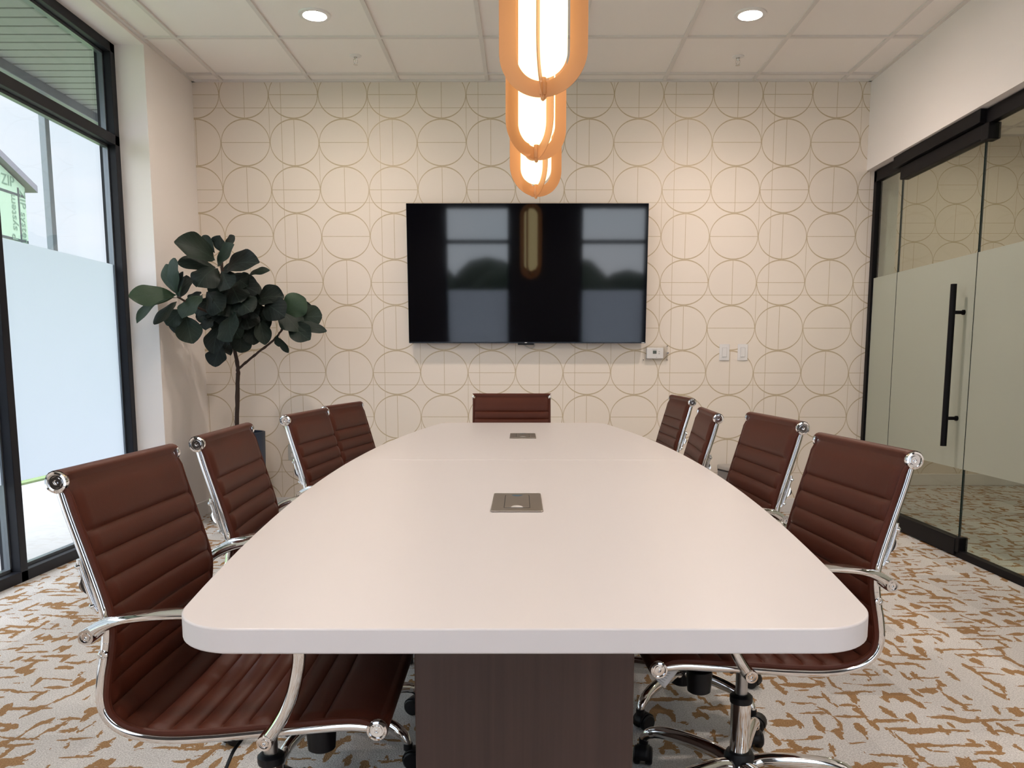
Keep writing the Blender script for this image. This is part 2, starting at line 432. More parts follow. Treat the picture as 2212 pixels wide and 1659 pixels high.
# ======================================================================= OUTSIDE
tag(MB().box(-4.72, -2.62, -14, 16, -.16, -.05).box(-4.72, 7, -14, YF - .15, -.161, -.051).build('ground', M_concrete, smooth=False), kind='structure')
tag(MB().box(-45, -4.72, -30, 45, -.16, -.03).box(-5.0, 30, -30, -14, -.16, -.03).build('lawn', M_grass, smooth=False),
    'green lawn beyond the pale concrete walk outside the window', 'lawn', kind='stuff')
CP = empty('canopy', (-3.0, 3.0, 3.05)); tag(CP, 'grey-green slatted canopy over the walk outside the left window', 'canopy')
M_soffit = mat('soffit_board', (.22, .235, .215), .6)
s = MB(); yv = -1.0
while yv < 8.6:
    s.box(-3.42, -2.62, yv, yv + .104, 3.05, 3.075); yv += .12
s.box(-3.42, -2.62, -1, 8.6, 3.062, 3.085)
put(s, 'soffit', M_soffit, CP, bevel=.003)
put(MB().box(-3.56, -3.42, -1, 8.8, 2.985, 3.26), 'fascia_beam', mat('beam_grey', (.13, .14, .16), .4), CP, bevel=.004)
M_post = mat('post_grey', (.16, .19, .21), .4)
for yv in (6.15, 3.9, 1.5): put(MB().box(-3.60, -3.55, yv, yv + .055, -.05, 2.985), 'post', M_post, CP, bevel=.004)

BD = empty('building', (-14, 17, 0)); tag(BD, 'unfinished gabled building clad in green sheathing boards beyond the window', 'building')
M_green = mat('green_sheathing', (.36, .47, .36), .8); M_tape = mat('seam_tape', (.06, .07, .07), .6); M_roof = mat('roof_edge', (.20, .19, .22), .7)
wall = MB(); poly = [(9.5, 0), (19.75, 0), (19.75, 5.25), (14.6, 7.25), (9.5, 5.25)]
mt = Matrix(((0, 0, 1, 0), (1, 0, 0, 0), (0, 1, 0, 0), (0, 0, 0, 1)))
wall.prism(poly, -20, -12, mt); put(wall, 'wall', M_green, BD, smooth=False)
r = MB()
for y0_, z0_, y1_, z1_ in ((20.02, 5.27, 14.6, 7.40), (14.6, 7.40, 9.1, 5.27)):
    r.prism([(y0_, z0_ - .08), (y0_, z0_ + .08), (y1_, z1_ + .08), (y1_, z1_ - .08)], -20.2, -11.85, mt)
put(r, 'roof', M_roof, BD, smooth=False)
tp = MB()
for yv in (19.45, 18.25, 17.0): tp.box(-12.01, -11.995, yv, yv + .06, 0, 5.2)
for zv in (1.6, 3.95, 5.0): tp.box(-12.01, -11.996, 14, 19.75, zv, zv + .06)
put(tp, 'seam_tape', M_tape, BD, smooth=False)
M_ink = mat('sheathing_print', (.16, .24, .18), .8)
def text(s_, size, m_, parent, mw, name='lettering', ext=.0006):
    cu = bpy.data.curves.new('t', 'FONT'); cu.body = s_; cu.size = size; cu.extrude = ext; cu.align_x = 'CENTER'; cu.align_y = 'CENTER'
    ob = bpy.data.objects.new('t', cu); C.objects.link(ob); bpy.context.view_layer.update()
    me = bpy.data.meshes.new_from_object(ob.evaluated_get(bpy.context.evaluated_depsgraph_get())); bpy.data.objects.remove(ob)
    me.name = name; me.transform(Matrix.Translation(-parent.location) @ mw if parent.location.length else mw)
    me.materials.clear(); me.materials.append(m_)
    q = bpy.data.objects.new(name, me); C.objects.link(q); q.parent = parent; return q
face = Matrix(((0, 0, 1, 0), (1, 0, 0, 0), (0, 1, 0, 0), (0, 0, 0, 1)))   # text facing +x
text('ZIP', .34, M_ink, BD, Matrix.Translation((-11.99, 19.12, 5.28)) @ face)
text('ZIP system', .30, M_ink, BD, Matrix.Translation((-11.99, 19.62, 4.5)) @ face @ Matrix.Rotation(-PI / 2, 4, 'Z'))
text('ZIP system', .30, M_ink, BD, Matrix.Translation((-11.99, 19.25, 4.35)) @ face @ Matrix.Rotation(PI / 2, 4, 'Z'))
text('ZIP system', .30, M_ink, BD, Matrix.Translation((-11.99, 19.65, 3.2)) @ face @ Matrix.Rotation(-PI / 2, 4, 'Z'))
# distant trees behind the room, mirrored in the television
M_tree = mat('tree_green', (.03, .05, .025), .9)
random.seed(3); tr = MB()
for k in range(60):
    xx = -22 + k * .75; rr = random.uniform(1.0, 1.9)
    tr.lathe([(rr * math.sin(a) * random.uniform(.9, 1.1) + .01, rr - rr * math.cos(a)) for a in [PI * i / 7 for i in range(8)]], 9, Matrix.Translation((xx, -24 + random.uniform(-1, 1), -.02)))
tag(tr.build('tree_line', M_tree), 'row of dark trees far behind the room mirrored in the television', 'trees', kind='stuff')

# ======================================================================= TABLE
TX = -.015; T0, T1, TS = .990, 4.650, 2.820
TB = empty('conference_table', (TX, TS, 0), .0075); tag(TB, 'long boat-shaped white conference table on dark walnut plinths', 'table')
H = (T1 - T0) / 2
def halfw(tv): return .603 - .0425 * tv * tv
def table_half(sgn):
    """outline of one half of the top, rounded outer corners, in local coordinates; y runs from the seam outward"""
    R_ = .10; out = []
    ys_ = [.001 + (H - R_ - .001) * k / 30 for k in range(31)]
    for yv in ys_: out.append((halfw(yv), yv))
    wx = halfw(H - R_)
    ang = math.atan(2 * .0425 * (H - R_))                      # side taper at the corner
    cxx = wx - R_ * math.cos(ang) ; cyy = H - R_ - R_ * math.sin(ang)
    k0 = ang
    arc = [(cxx + R_ * math.cos(a), cyy + R_ * math.sin(a)) for a in [k0 + (PI / 2 - k0) * i / 12 for i in range(1, 13)]]
    sc = (H - out[-1][1]) / (arc[-1][1] - out[-1][1])
    arc = [(px, out[-1][1] + (py - out[-1][1]) * sc) for px, py in arc]
    right = out + arc
    left = [(-px, py) for px, py in right][::-1]
    pl_ = [(px, py * sgn) for px, py in right + left]
    return pl_
for sg in (-1, 1):
    MB().prism(table_half(sg), .706, .740).build('tabletop', M_tabletop, TB, bevel=.0025, seg=3)
MB().box(-.598, .598, -.0011, .0011, .708, .7385).build('seam_highlight', mat('seam_glint', (.85, .82, .8), .3), TB, smooth=False)  # pale sliver paints the white highlight along the groove between the halves
for yc in (-1.13, 1.13):
    MB().box(-.200, .200, yc - .29, yc + .29, 0, .706).build('plinth', M_wood, TB, bevel=.003)
def power_box(yc, label, xo=0):
    P = empty('table_power_box', (xo, yc, .740), .0075); tag(P, label, 'power box', 'power boxes set in the conference table')
    MB().prism(rrect(.121, .252, .006), .0, .004).build('plate', M_steel, P, bevel=.0015)
    g_ = MB()
    for sx_ in (-.030, .030): g_.box(sx_ - .0007, sx_ + .0007, -.088, .088, .0038, .0044)
    for sy_ in (-.088, .088): g_.box(-.030, .030, sy_ - .0015, sy_ + .0015, .0038, .0043)
    g_.build('lid_gap', M_plastic, P, smooth=False)
    MB().prism(rrect(.057, .172, .003), .0039, .0049).build('lid', M_steel, P, bevel=.0006)
    MB().prism([(.014 * math.cos(a), .092 - .022 * math.sin(a)) for a in [PI * i / 16 for i in range(17)]], .0046, .0052).build('finger_notch', mat('notch_blue', (.05, .10, .14), .3), P, smooth=False)
    MB().prism([(.014 * math.cos(a), -.088 + .024 * math.sin(a)) for a in [PI * i / 16 for i in range(17)]], .0046, .0054).build('finger_notch', mat('notch_light', (.62, .58, .54), .3), P, smooth=False)
    return P
power_box(1.928, 'brushed steel power box in the near half of the white table', -.024)
power_box(3.762, 'brushed steel power box in the far half of the white table', -.020)

# ======================================================================= CHAIR
PROF = [(-.270, .876), (-.256, .820), (-.231, .735), (-.209, .655), (-.205, .618), (-.210, .575), (-.219, .530), (-.223, .484), (-.211, .450), (-.178, .426), (-.118, .4145), (-.03, .417), (.06, .425), (.137, .431), (.205, .436), (.240, .434), (.262, .431)]
W2 = .224
def make_chair():
    r = empty('office_chair')
    tag(r, 'x', 'chair', 'brown ribbed office chairs around the white table')
    path = spline([(a, 0, z) for a, z in PROF], 8)
    # side frames
    for s_ in (-1, 1):
        MB().tube([(p.x, s_ * W2, p.z) for p in path], .0100, 14, 1.0, up=(0, 1, 0)).build('side_frame', M_chrome, r)
    # end caps of the two cross rods
    for (a, z, rad) in ((-.270, .876, .0195), (.262, .431, .0190)):
        for s_ in (-1, 1):
            c_ = MB().lathe([(.013, -.006), (rad * .9, -.005), (rad, -.002), (rad, .0035), (rad * .93, .007), (rad * .74, .008), (rad * .64, .004), (rad * .52, .004), (rad * .48, .0065), (.0045, .0065), (.0035, .003), (.0005, .003)], 32, axis_mat((a, s_ * (W2 + .006), z), (0, s_, 0)))
            c_.build('end_cap', M_chrome, r)
    # leather sling, ribbed
    L = [0]
    for i in range(1, len(path)): L.append(L[-1] + (path[i] - path[i - 1]).length)
    tot = L[-1]
    def at(s__):
        s__ = max(0, min(tot, s__)); i = 0
        while i < len(L) - 2 and L[i + 1] < s__: i += 1
        u = (s__ - L[i]) / (L[i + 1] - L[i]); p = path[i].lerp(path[i + 1], u); tg = (path[i + 1] - path[i]).normalized(); return p, tg
    nrib = int(round((tot - .19) / .0455)); rib = (tot - .19) / nrib
    seams = [.095 + k * rib for k in range(nrib + 1)]
    edges = [0.0] + seams + [tot]
    rows_t = []; rows_b = []; NV = 26
    def bulge(s__):
        for a, c in zip(edges, edges[1:]):
            if a <= s__ <= c + 1e-9:
                wd = c - a; d = min(s__ - a, c - s__)
                if a == 0 and s__ - a < wd / 2: return 1
                if c == tot and c - s__ < wd / 2: return 1
                return min(1, (d / .013) ** .6) if d < .013 else 1
        return 1
    ss = []
    for a, c in zip(edges, edges[1:]):
        for u in (0, .03, .09, .18, .32, .5, .68, .82, .91, .97): ss.append(a + (c - a) * u)
    ss.append(tot)
    WL = W2 + .0065
    for s__ in ss:
        p, tg = at(s__); nr = Vector((-tg.z, 0, tg.x))        # towards the sitter
        off = .0085 * min(1, s__ / .03, (tot - s__) / .03)
        if nr.x < 0 and nr.z < 0: nr = -nr
        if nr.dot(Vector((1, 0, .6))) < 0: nr = -nr
        th = .0065 + .0062 * bulge(s__)
        top = []; bot = []
        wrap = min(s__, tot - s__)
        cen = .008 * math.sin(PI * min(1, s__ / tot))          # the sling sags slightly in the middle
        for k in range(NV + 1):
            q = -1 + 2 * k / NV; ed = 1 - abs(q)
            e_ = min(1, (ed / .05)) ** .5 if ed < .05 else 1
            yv = q * WL
            sag = cen * (1 - q * q)
            hem = 1 if ed > .045 else .0
            base_ = p + nr * (off - sag) + Vector((0, yv, 0))
            tt = (.0035 + (th - .0035) * e_) if ed > .05 else .0135 * e_ + .001
            top.append(base_ + nr * tt); bot.append(base_ - nr * (.004 * e_ + .001))
        rows_t.append(top); rows_b.append(bot)
    # roll over the rods at both ends
    def roll(p, tg, nr, rad, sign):
        out = []
        for i in range(1, 9):
            a = PI * i / 8
            out.append([p + nr * (math.cos(a) * rad) + tg * (sign * math.sin(a) * rad) + Vector((0, (-1 + 2 * k / NV) * (WL + .003 * math.sin(a)), 0)) for k in range(NV + 1)])
        return out
    p0, t0_ = at(0); n0 = Vector((-t0_.z, 0, t0_.x)); n0 = n0 if n0.x > 0 else -n0
    p1, t1_ = at(tot); n1 = Vector((-t1_.z, 0, t1_.x)); n1 = n1 if n1.z > 0 else -n1
    top_roll = roll(p0, t0_, n0, .0205, -1); fr_roll = roll(p1, t1_, n1, .0190, 1)
    rows = rows_b[::-1] + [] + [rr for rr in top_roll[::-1]] + rows_t + fr_roll + [rows_b[-1]]
    lm = MB(); lm.grid(rows)
    # close the two long sides
    nc = NV + 1; nb = len(rows_b)
    lo = lm.build('leather_sling', M_leather, r, angle=75)
    # piping along both edges
    for s_ in (-1, 1):
        pts_ = []
        for s__ in [tot * i / 90 for i in range(91)]:
            p, tg = at(s__); nr = Vector((-tg.z, 0, tg.x)); nr = nr if nr.dot(Vector((1, 0, .6))) > 0 else -nr
            pts_.append(p + nr * (.004 + .0085 * min(1, s__ / .03, (tot - s__) / .03)) + Vector((0, s_ * (WL - .002), 0)))
        MB().tube(pts_, .0058, 8).build('piping', M_leather, lo)
    # chrome lumbar bar with mounting plates
    pb, tb = at(.185)
    nb_ = Vector((-tb.z, 0, tb.x)); nb_ = nb_ if nb_.x > 0 else -nb_
    cb = MB(); cc = pb - nb_ * .019
    cb.tube([cc + Vector((0, q, 0)) - nb_ * (.010 * (1 - (q / W2) ** 2)) for q in [W2 * i / 10 for i in range(-10, 11)]], .015, 16, .45, up=tuple(tb))
    cbo = cb.build('lumbar_bar', M_chrome, r)
    for s_ in (-1, 1):
        pm = MB(); A = pb - nb_ * .012 - tb * .048; B = pb - nb_ * .012 + tb * .048
        pm.tube([A + Vector((0, s_ * W2, 0)), A.lerp(B, .1) - nb_ * .003 + Vector((0, s_ * W2, 0)), A.lerp(B, .5) - nb_ * .004 + Vector((0, s_ * W2, 0)), A.lerp(B, .9) - nb_ * .003 + Vector((0, s_ * W2, 0)), B + Vector((0, s_ * W2, 0))], .0048, 10)
        for e_ in (.12, .88): pm.lathe([(.0055, -.006), (.0065, 0), (.004, .004)], 12, axis_mat(A.lerp(B, e_) - nb_ * .007 + Vector((0, s_ * W2, 0)), tuple(-nb_)))
        pm.lathe([(.011, -.004), (.0125, 0), (.011, .004)], 20, axis_mat(cc + Vector((0, s_ * (W2 - .004), 0)), (0, s_, 0)))
        pm.build('mounting_plate', M_chrome, cbo)
    # joint collars
    for s_ in (-1, 1):
        p, tg = at(.312); j_ = MB().tube([p - tg * .020 + Vector((0, s_ * W2, 0)), p + tg * .020 + Vector((0, s_ * W2, 0))], .0112, 16, .85, up=(0, 1, 0))
        j_.lathe([(.0085, 0), (.0085, .006), (.006, .0075), (.0045, .004), (.001, .004)], 18, axis_mat(p + Vector((0, s_ * (W2 + .006), 0)), (0, s_, 0)))
        j_.build('frame_joint', M_chrome, r)
    # arms
    arm = [(-.216, .262, .618), (-.199, .266, .631), (-.172, .272, .644), (-.135, .278, .654), (-.085, .282, .660), (-.03, .284, .662), (.03, .284, .660), (.085, .283, .652), (.122, .281, .634), (.139, .279, .605), (.140, .276, .575), (.130, .272, .530), (.115, .268, .490), (.095, .264, .455), (.074, .258, .426)]
    for s_ in (-1, 1):
        pts_ = spline([(a, s_ * b_, z) for a, b_, z in arm], 5); n_ = len(pts_)
        rs = []; fl = []
        for i in range(n_):
            u = i / (n_ - 1); wid = min(1, max(0, (u - .04) / .15)) * min(1, max(0, (.62 - u) / .2)); rs.append(.0115 - .002 * wid); fl.append(1 + 1.1 * wid)
        a_ = MB().tube(pts_, rs, 16, fl, up=(0, 0, 1) if False else None).build('armrest', M_chrome, r)
        for (ax, ay, az) in (arm[0], arm[-1]):
            bo = MB(); bo.lathe([(.0135, -.030), (.0140, .012), (.0130, .0145), (.0095, .0145), (.009, .0105), (.0072, .0105), (.0066, .0135), (.0034, .0135), (.003, .010), (.0005, .010)], 22, axis_mat((ax, s_ * ay, az), (0, s_, 0)))
            bo.build('arm_bolt', M_chrome, a_)
    # cross rods under the seat carrying the mechanism
    ms = MB().box(-.15, .16, -.10, .10, .398, .406).box(-.09, .12, -.06, .06, .372, .40)
    ms.tube([(-.12, -W2, .410), (-.12, W2, .410)], .007).tube([(.10, -W2, .421), (.10, W2, .421)], .007)
    me_ = ms.build('seat_mechanism', M_plastic, r, bevel=.003)
    MB().lathe([(.022, 0), (.028, .004), (.0315, .05), (.030, .056), (.018, .058), (.016, .09)], 26, Matrix.Translation((.106, 0, .280))).build('tension_knob', M_plastic, me_)
    MB().tube(spline([(.0, -.05, .385), (-.0, -.16, .384), (-.003, -.205, .380), (-.012, -.222, .355), (-.03, -.232, .315), (-.036, -.236, .285)], 5), .0032, 8).build('height_lever', M_plastic, me_)
    # column
    MB().lathe([(.0145, .19), (.0145, .385)], 22).build('gas_piston', mat_piston, r)
    MB().lathe([(.0235, .09), (.0245, .26)], 28).build('column_sleeve', M_chrome, r)
    MB().lathe([(.0265, .252), (.0275, .256), (.0275, .268), (.022, .273), (.0155, .274)], 28).build('column_ring', M_plastic, r)
    # five star base
    hub = MB().lathe([(.024, .050), (.034, .056), (.037, .068), (.037, .116), (.031, .126), (.0245, .128)], 30).build('base_hub', M_plastic, r)
    for k in range(5):
        a = math.radians(72 * k); d = Vector((math.cos(a), math.sin(a), 0))
        lg = empty('x', (0, 0, 0)) if False else None
        prof = [(.026, .098, .020, 1.0), (.07, .107, .020, .85), (.13, .110, .019, .8), (.19, .108, .018, .8), (.235, .101, .0165, .85), (.262, .090, .015, .9), (.276, .077, .0125, 1.0), (.281, .064, .011, 1.0)]
        # inverted trough cross-section: a swept rounded bar
        prof = [(q.x, q.y, q.z, .86 if .05 < q.x < .25 else 1.0) for q in spline([(q[0], q[1], q[2]) for q in prof], 5)]
        pts_ = [d * q[0] + Vector((0, 0, q[1] - .004)) for q in prof]
        leg = MB().tube(pts_, [q[2] for q in prof], 16, [q[3] for q in prof], up=(0, 0, 1) if False else None).build('base_arm', M_chrome, r)
        # caster
        ca = a + [.5, 2.1, -1.2, .9, 2.8][k]; cdv = Vector((math.cos(ca), math.sin(ca), 0)); ax = Vector((-cdv.y, cdv.x, 0))
        cp = d * .281 + cdv * .014
        c_ = MB()
        for s_ in (-1, 1):
            c_.lathe([(.018, 0), (.0238, .002), (.0248, .008), (.0248, .015), (.021, .019), (.010, .020)], 22, axis_mat((cp.x + ax.x * s_ * .006, cp.y + ax.y * s_ * .006, .025), (ax.x * s_, ax.y * s_, 0)))
        c_.build('caster_wheel', M_plastic, leg)
        hd = MB()
        rows_ = []
        for i in range(9):
            an = math.radians(-10 + 200 * i / 8)
            rows_.append([Vector((cp.x, cp.y, .026)) + cdv * (math.cos(an) * .0275) + Vector((0, 0, math.sin(an) * .0275)) + ax * q for q in (-.017, -.006, .006, .017)])
        hd.grid(rows_); hd.lathe([(.0125, .048), (.0125, .066)], 14, Matrix.Translation((d.x * .281, d.y * .281, 0)))
        ho = hd.build('caster_hood', M_plastic, leg)
        sd = ho.modifiers.new('thick', 'SOLIDIFY'); sd.thickness = .002
    return r
mat_piston = mat('piston_steel', (.45, .45, .45), .3, 1)
proto = make_chair()
CH = [  # x, y, facing deg, height offset, base angle, label
    (-.532, 1.579, 1.2, 0, 20, 'brown ribbed leather office chair nearest the camera on the window side'),
    (-.554, 2.196, 4.5, .005, -33, 'brown ribbed office chair second from the camera on the window side'),
    (-.566, 3.021, -2.8, .003, 10, 'brown ribbed leather office chair third from the camera on the window side'),
    (-.573, 3.637, -6.9, .001, 44, 'brown ribbed leather office chair farthest from the camera on the window side'),
    (.527, 1.887, 183.7, 0, 66, 'brown ribbed leather office chair nearest the camera on the glass door side'),
    (.501, 2.490, 182.4, .020, -54, 'brown ribbed leather office chair second from the camera on the glass door side'),
    (.460, 3.236, 175.5, -.001, 5, 'narrow-looking brown office chair third from the camera on the glass door side'),
    (.505, 4.028, 181.5, .021, 30, 'brown ribbed leather office chair farthest from the camera on the glass door side'),
    (-.092, 4.584, -89.8, .006, 12, 'brown ribbed leather office chair at the far head of the table below the television')]
BASE = {'base_hub', 'base_arm', 'column_sleeve', 'column_ring', 'caster_wheel', 'caster_hood'}
chairs = []
for i, (x_, y_, a_, dz, ba, lab) in enumerate(CH):
    c_ = proto if i == 0 else copy_tree(proto)
    chairs.append((c_, dz, ba, a_))
    c_.location = (x_, y_, 0); c_.rotation_euler = (0, 0, math.radians(a_)); c_['label'] = lab
for c_, dz, ba, a_ in chairs:
    for ch in c_.children:
        nm = ch.name.split('.')[0]
        if nm in BASE: ch.rotation_euler = (0, 0, math.radians(ba - a_))
        elif nm != 'gas_piston': ch.location.z = dz
# the white care tag under the front of the near right chair
tg_ = MB()
A_, B_, C_, D_ = Vector((.253, .166, .412)), Vector((.257, .162, .388)), Vector((.230, .158, .358)), Vector((.192, .150, .403))
tg_.grid([[(A_.lerp(D_, u / 8)).lerp(B_.lerp(C_, u / 8), v_ / 8) + Vector((0, .006 * math.sin(PI * u / 8), 0)) for v_ in range(9)] for u in range(9)])
to = tg_.build('care_tag', mat('white_tag', (.62, .64, .66), .6), chairs[4][0]); to['label'] = 'white care tag with fine grey print'
sd = to.modifiers.new('thick', 'SOLIDIFY'); sd.thickness = .0006
pr = MB()
for k in range(5):
    v0 = .25 + .14 * k
    P_ = [(A_.lerp(D_, u)).lerp(B_.lerp(C_, u), v0) + Vector((0, .0075 + .006 * math.sin(PI * u), 0)) for u in (.12, .3, .5, .62)]
    pr.tube(P_, .0004, 5)
pr.build('print_lines', mat('tag_print', (.12, .13, .15), .7), to)
# ======================================================================= PENDANTS
def stadium(hw, top, bot, n=20):
    """right half outline from bottom centre up the side to top centre"""
    out = []
    for i in range(n + 1):
        a = -PI / 2 + PI / 2 * i / n; out.append((hw * math.cos(a), bot + hw + hw * math.sin(a)))
    for i in range(n + 1):
        a = PI / 2 * i / n; out.append((hw * math.cos(a), top - hw + hw * math.sin(a)))
    return out
def make_pendant():
    r = empty('pendant_lamp'); tag(r, 'x', 'pendant lamp', 'brass pendant lamps over the table')
    HP = .68; RG = .063; RO = .1155; WB = .046
    # opal glass capsule, origin at the bottom of the rings
    prof = [(max(.001, q[0]), q[1]) for q in stadium(RG, HP - .052, .050, 14)]
    MB().lathe(prof, 40).build('glass_capsule', M_capsule, r, angle=80)
    outer = stadium(RO, HP, 0, 24); inner = stadium(RO - WB, HP - WB + .006, WB - .006, 24)
    for k in range(4):
        a = PI / 2 * k; d = Vector((math.cos(a), math.sin(a), 0)); nrm = Vector((-d.y, d.x, 0)); th = .0022
        vs = []; n_ = len(outer)
        for s_ in (-1, 1):
            for lst in (outer, inner):
                for q in lst: vs.append(d * max(q[0], .004) + nrm * (s_ * th / 2) + Vector((0, 0, q[1])))
        fs = []
        for i in range(n_ - 1):
            fs += [(i, i + 1, n_ + i + 1, n_ + i), (2 * n_ + i, 3 * n_ + i, 3 * n_ + i + 1, 2 * n_ + i + 1),
                   (i, 2 * n_ + i, 2 * n_ + i + 1, i + 1), (n_ + i, n_ + i + 1, 3 * n_ + i + 1, 3 * n_ + i)]
        fs += [(0, n_, 3 * n_, 2 * n_), (n_ - 1, 3 * n_ - 1, 4 * n_ - 1, 2 * n_ - 1)]
        MB().add(vs, fs).build('brass_fin', M_brass, r)
    for z0_, z1_ in ((.006, .048), (HP - .046, HP - .002)):
        MB().lathe([(.0085, z0_), (.0105, z0_ + .003), (.0105, z1_ - .012), (.0085, z1_ - .011), (.0085, z1_)], 20).build('coupling', M_brass, r)
    MB().lathe([(.003, -.008), (.006, -.004), (.006, .006)], 16).build('finial', M_brass, r)
    MB().lathe([(.006, HP - .01), (.006, ZC - 1.762)], 14).build('stem', M_brass, r)
    MB().lathe([(.06, ZC - 1.762 - .022), (.062, ZC - 1.762 - .018), (.062, ZC - 1.762)], 32).build('ceiling_canopy', M_brass, r)
    return r
pp = make_pendant()
for i, (x_, y_, a_, lab) in enumerate(((.040, 2.18, -9, 'brass pendant lamp nearest the camera, cut off by the photo edge'),
                                       (.030, 2.82, 28, 'middle one of the three brass pendant lamps in a row'),
                                       (.035, 3.42, 23, 'brass pendant lamp nearest the television'))):
    c_ = pp if i == 0 else copy_tree(pp)
    c_.location = (x_, y_, 1.762); c_.rotation_euler = (0, 0, math.radians(-a_) if False else math.radians(a_)); c_['label'] = lab

# ======================================================================= DOWNLIGHTS, SPRINKLERS
def make_down(lens):
    r = empty('recessed_downlight'); tag(r, 'x', 'ceiling light', 'recessed round ceiling lights')
    MB().lathe([(.062, .012), (.062, -.002), (.066, -.006), (.088, -.0035), (.092, .012)], 48, cap=False).build('trim_ring', M_trimw, r)
    MB().lathe([(.0005, .0015), (.0615, .0015), (.0615, .008), (.0005, .008)], 48, cap=False).build('lens', lens, r, smooth=False)
    return r
dl = make_down(M_lamp)
DP = [(-1.194, 4.768, 'recessed round ceiling light on the window side near the patterned wall'), (1.246, 4.768, 'recessed round ceiling light on the glass door side near the patterned wall'),
      (-1.194, 2.328, 'recessed round ceiling light above the window side of the table'), (1.246, 2.328, 'recessed round ceiling light above the door side of the table'),
      (-1.194, -.112, 'recessed round ceiling light beside the rear left window, out of frame'), (1.246, -.112, 'recessed round ceiling light beside the rear right window, out of frame')]
for i, (x_, y_, lab) in enumerate(DP):
    c_ = dl if i == 0 else copy_tree(dl); c_.location = (x_, y_, ZC + .012 - .004); c_['label'] = lab
    ld = bpy.data.lights.new('beam', 'SPOT'); ld.energy = BEAM; ld.spot_size = math.radians(150); ld.spot_blend = 1.0; ld.shadow_soft_size = .03; ld.color = (1, .86, .76)
    lo_ = bpy.data.objects.new('beam', ld); C.objects.link(lo_); lo_.parent = c_; lo_.location = (0, 0, -.034)
dc = make_down(M_lamp_c)
for i, (x_, y_) in enumerate(((3.686, 5.985), (3.686, 3.545), (5.2, 4.8))):
    c_ = dc if i == 0 else copy_tree(dc); c_.location = (x_, y_, ZC + .008)
    c_['label'] = ('recessed round ceiling light in the corridor near its patterned wall', 'recessed round ceiling light in the corridor past the glass door', 'recessed round ceiling light deep in the corridor')[i]
    c_['group'] = 'corridor ceiling lights'
def make_sprinkler():
    r = empty('fire_sprinkler'); tag(r, 'x', 'sprinkler', 'fire sprinklers in the ceiling')
    MB().lathe([(.038, .0), (.037, -.004), (.026, -.008), (.012, -.010), (.012, 0)], 32).build('escutcheon', M_trimw, r)
    k = MB().lathe([(.007, -.008), (.007, -.022), (.005, -.026)], 16)
    for s_ in (-1, 1): k.tube(spline([(s_ * .006, 0, -.018), (s_ * .013, 0, -.030), (s_ * .009, 0, -.044), (0, 0, -.052)], 4), .0022, 8)
    k.tube([(0, 0, -.024), (0, 0, -.052)], .0018, 8); k.build('frame', M_chrome, r)
    MB().lathe([(.014, -.053), (.015, -.0545), (.004, -.056)], 20).build('deflector', M_chrome, r)
    return r
sp_ = make_sprinkler()
for i, (x_, y_, lab) in enumerate(((-1.095, 5.377, 'small chrome fire sprinkler in the ceiling on the window side'), (1.341, 5.395, 'small chrome fire sprinkler in the ceiling on the glass door side'))):
    c_ = sp_ if i == 0 else copy_tree(sp_); c_.location = (x_, y_, ZC + .013); c_['label'] = lab

# ======================================================================= TELEVISION
TV = empty('television', (0.0, YB - .02, 1.705)); tag(TV, 'large black flat television on the patterned wall', 'television')
TV.rotation_euler = (math.radians(2.2), 0, 0)
M_screen = mat('tv_screen', (.0015, .0015, .003), .045); nodes(M_screen)[1].inputs['IOR'].default_value = 1.62
MB().box(-.838, .838, -.075, -.040, -.477, .477).build('housing', mat('tv_housing', (.008, .008, .010), .35), TV, bevel=.003)
MB().box(-.834, .834, -.0775, -.0745, -.468, .473).build('screen', M_screen, TV, smooth=False)
MB().box(-.835, .835, -.079, -.074, -.478, -.4685).build('bottom_bezel', mat('tv_bezel', (.03, .035, .045), .25, .6), TV, bevel=.001)
MB().box(-.066, .048, -.074, -.055, -.490, -.476).build('sensor_bar', M_plastic, TV, bevel=.002)
MB().box(-.30, .30, -.045, .010, -.22, .22).build('wall_mount', M_plastic, TV, bevel=.002)
M_logo = mat('logo_white', (.85, .85, .85), .4)
for x_, w_ in ((-.009, .008), (.819, .010)): MB().box(x_ - w_, x_ + w_, -.0797, -.0788, -.4752, -.4716).build('logo', M_logo, TV, bevel=.0008)
cb = MB().tube(spline([(-.052, YB - .02, 1.226), (-.03, YB - .02, 1.2175), (.0, YB - .02, 1.199), (.032, YB - .02, 1.193), (.050, YB - .02, 1.202), (.054, YB - .02, 1.226), (.054, YB - .02, 1.26)], 6), .003, 8)
tag(cb.build('power_cord', M_cable), 'thin white cord looping below the television', 'cord')

# ======================================================================= WALL FITTINGS
LB = empty('thermostat_guard', (.920, YB, 1.158)); tag(LB, 'clear acrylic lockbox over the thermostat beside the television', 'lockbox')
f = MB()
outer = rrect(.186, .118, .006)
f.prism(outer, 0, .004, Matrix.Rotation(PI / 2, 4, 'X')); f.build('back_flange', M_clear, LB, smooth=False)
f = MB().prism(rrect(.162, .096, .010), .004, .038, Matrix.Rotation(PI / 2, 4, 'X')); f.build('cover', M_clear, LB, bevel=.003)
f = MB()
for sx_, sz_ in ((-.083, -.049), (.083, -.049), (.083, .049)): f.lathe([(.0035, 0), (.0035, .007), (.001, .008)], 12, axis_mat((sx_ * 1.02, -.003, sz_), (0, -1, 0)))
f.build('screw', mat('screw_dark', (.12, .10, .08), .4, .8), LB)
MB().box(.078, .090, -.044, -.002, -.006, .006).build('lock', M_chrome, LB, bevel=.002)
MB().tube([(-.088, -.02, -.02), (-.088, -.02, .045)], .004, 10).build('hinge', M_clear, LB)
TH = empty('thermostat', (.915, YB, 1.156)); tag(TH, 'white wall thermostat with a small grey screen inside the clear box', 'thermostat')
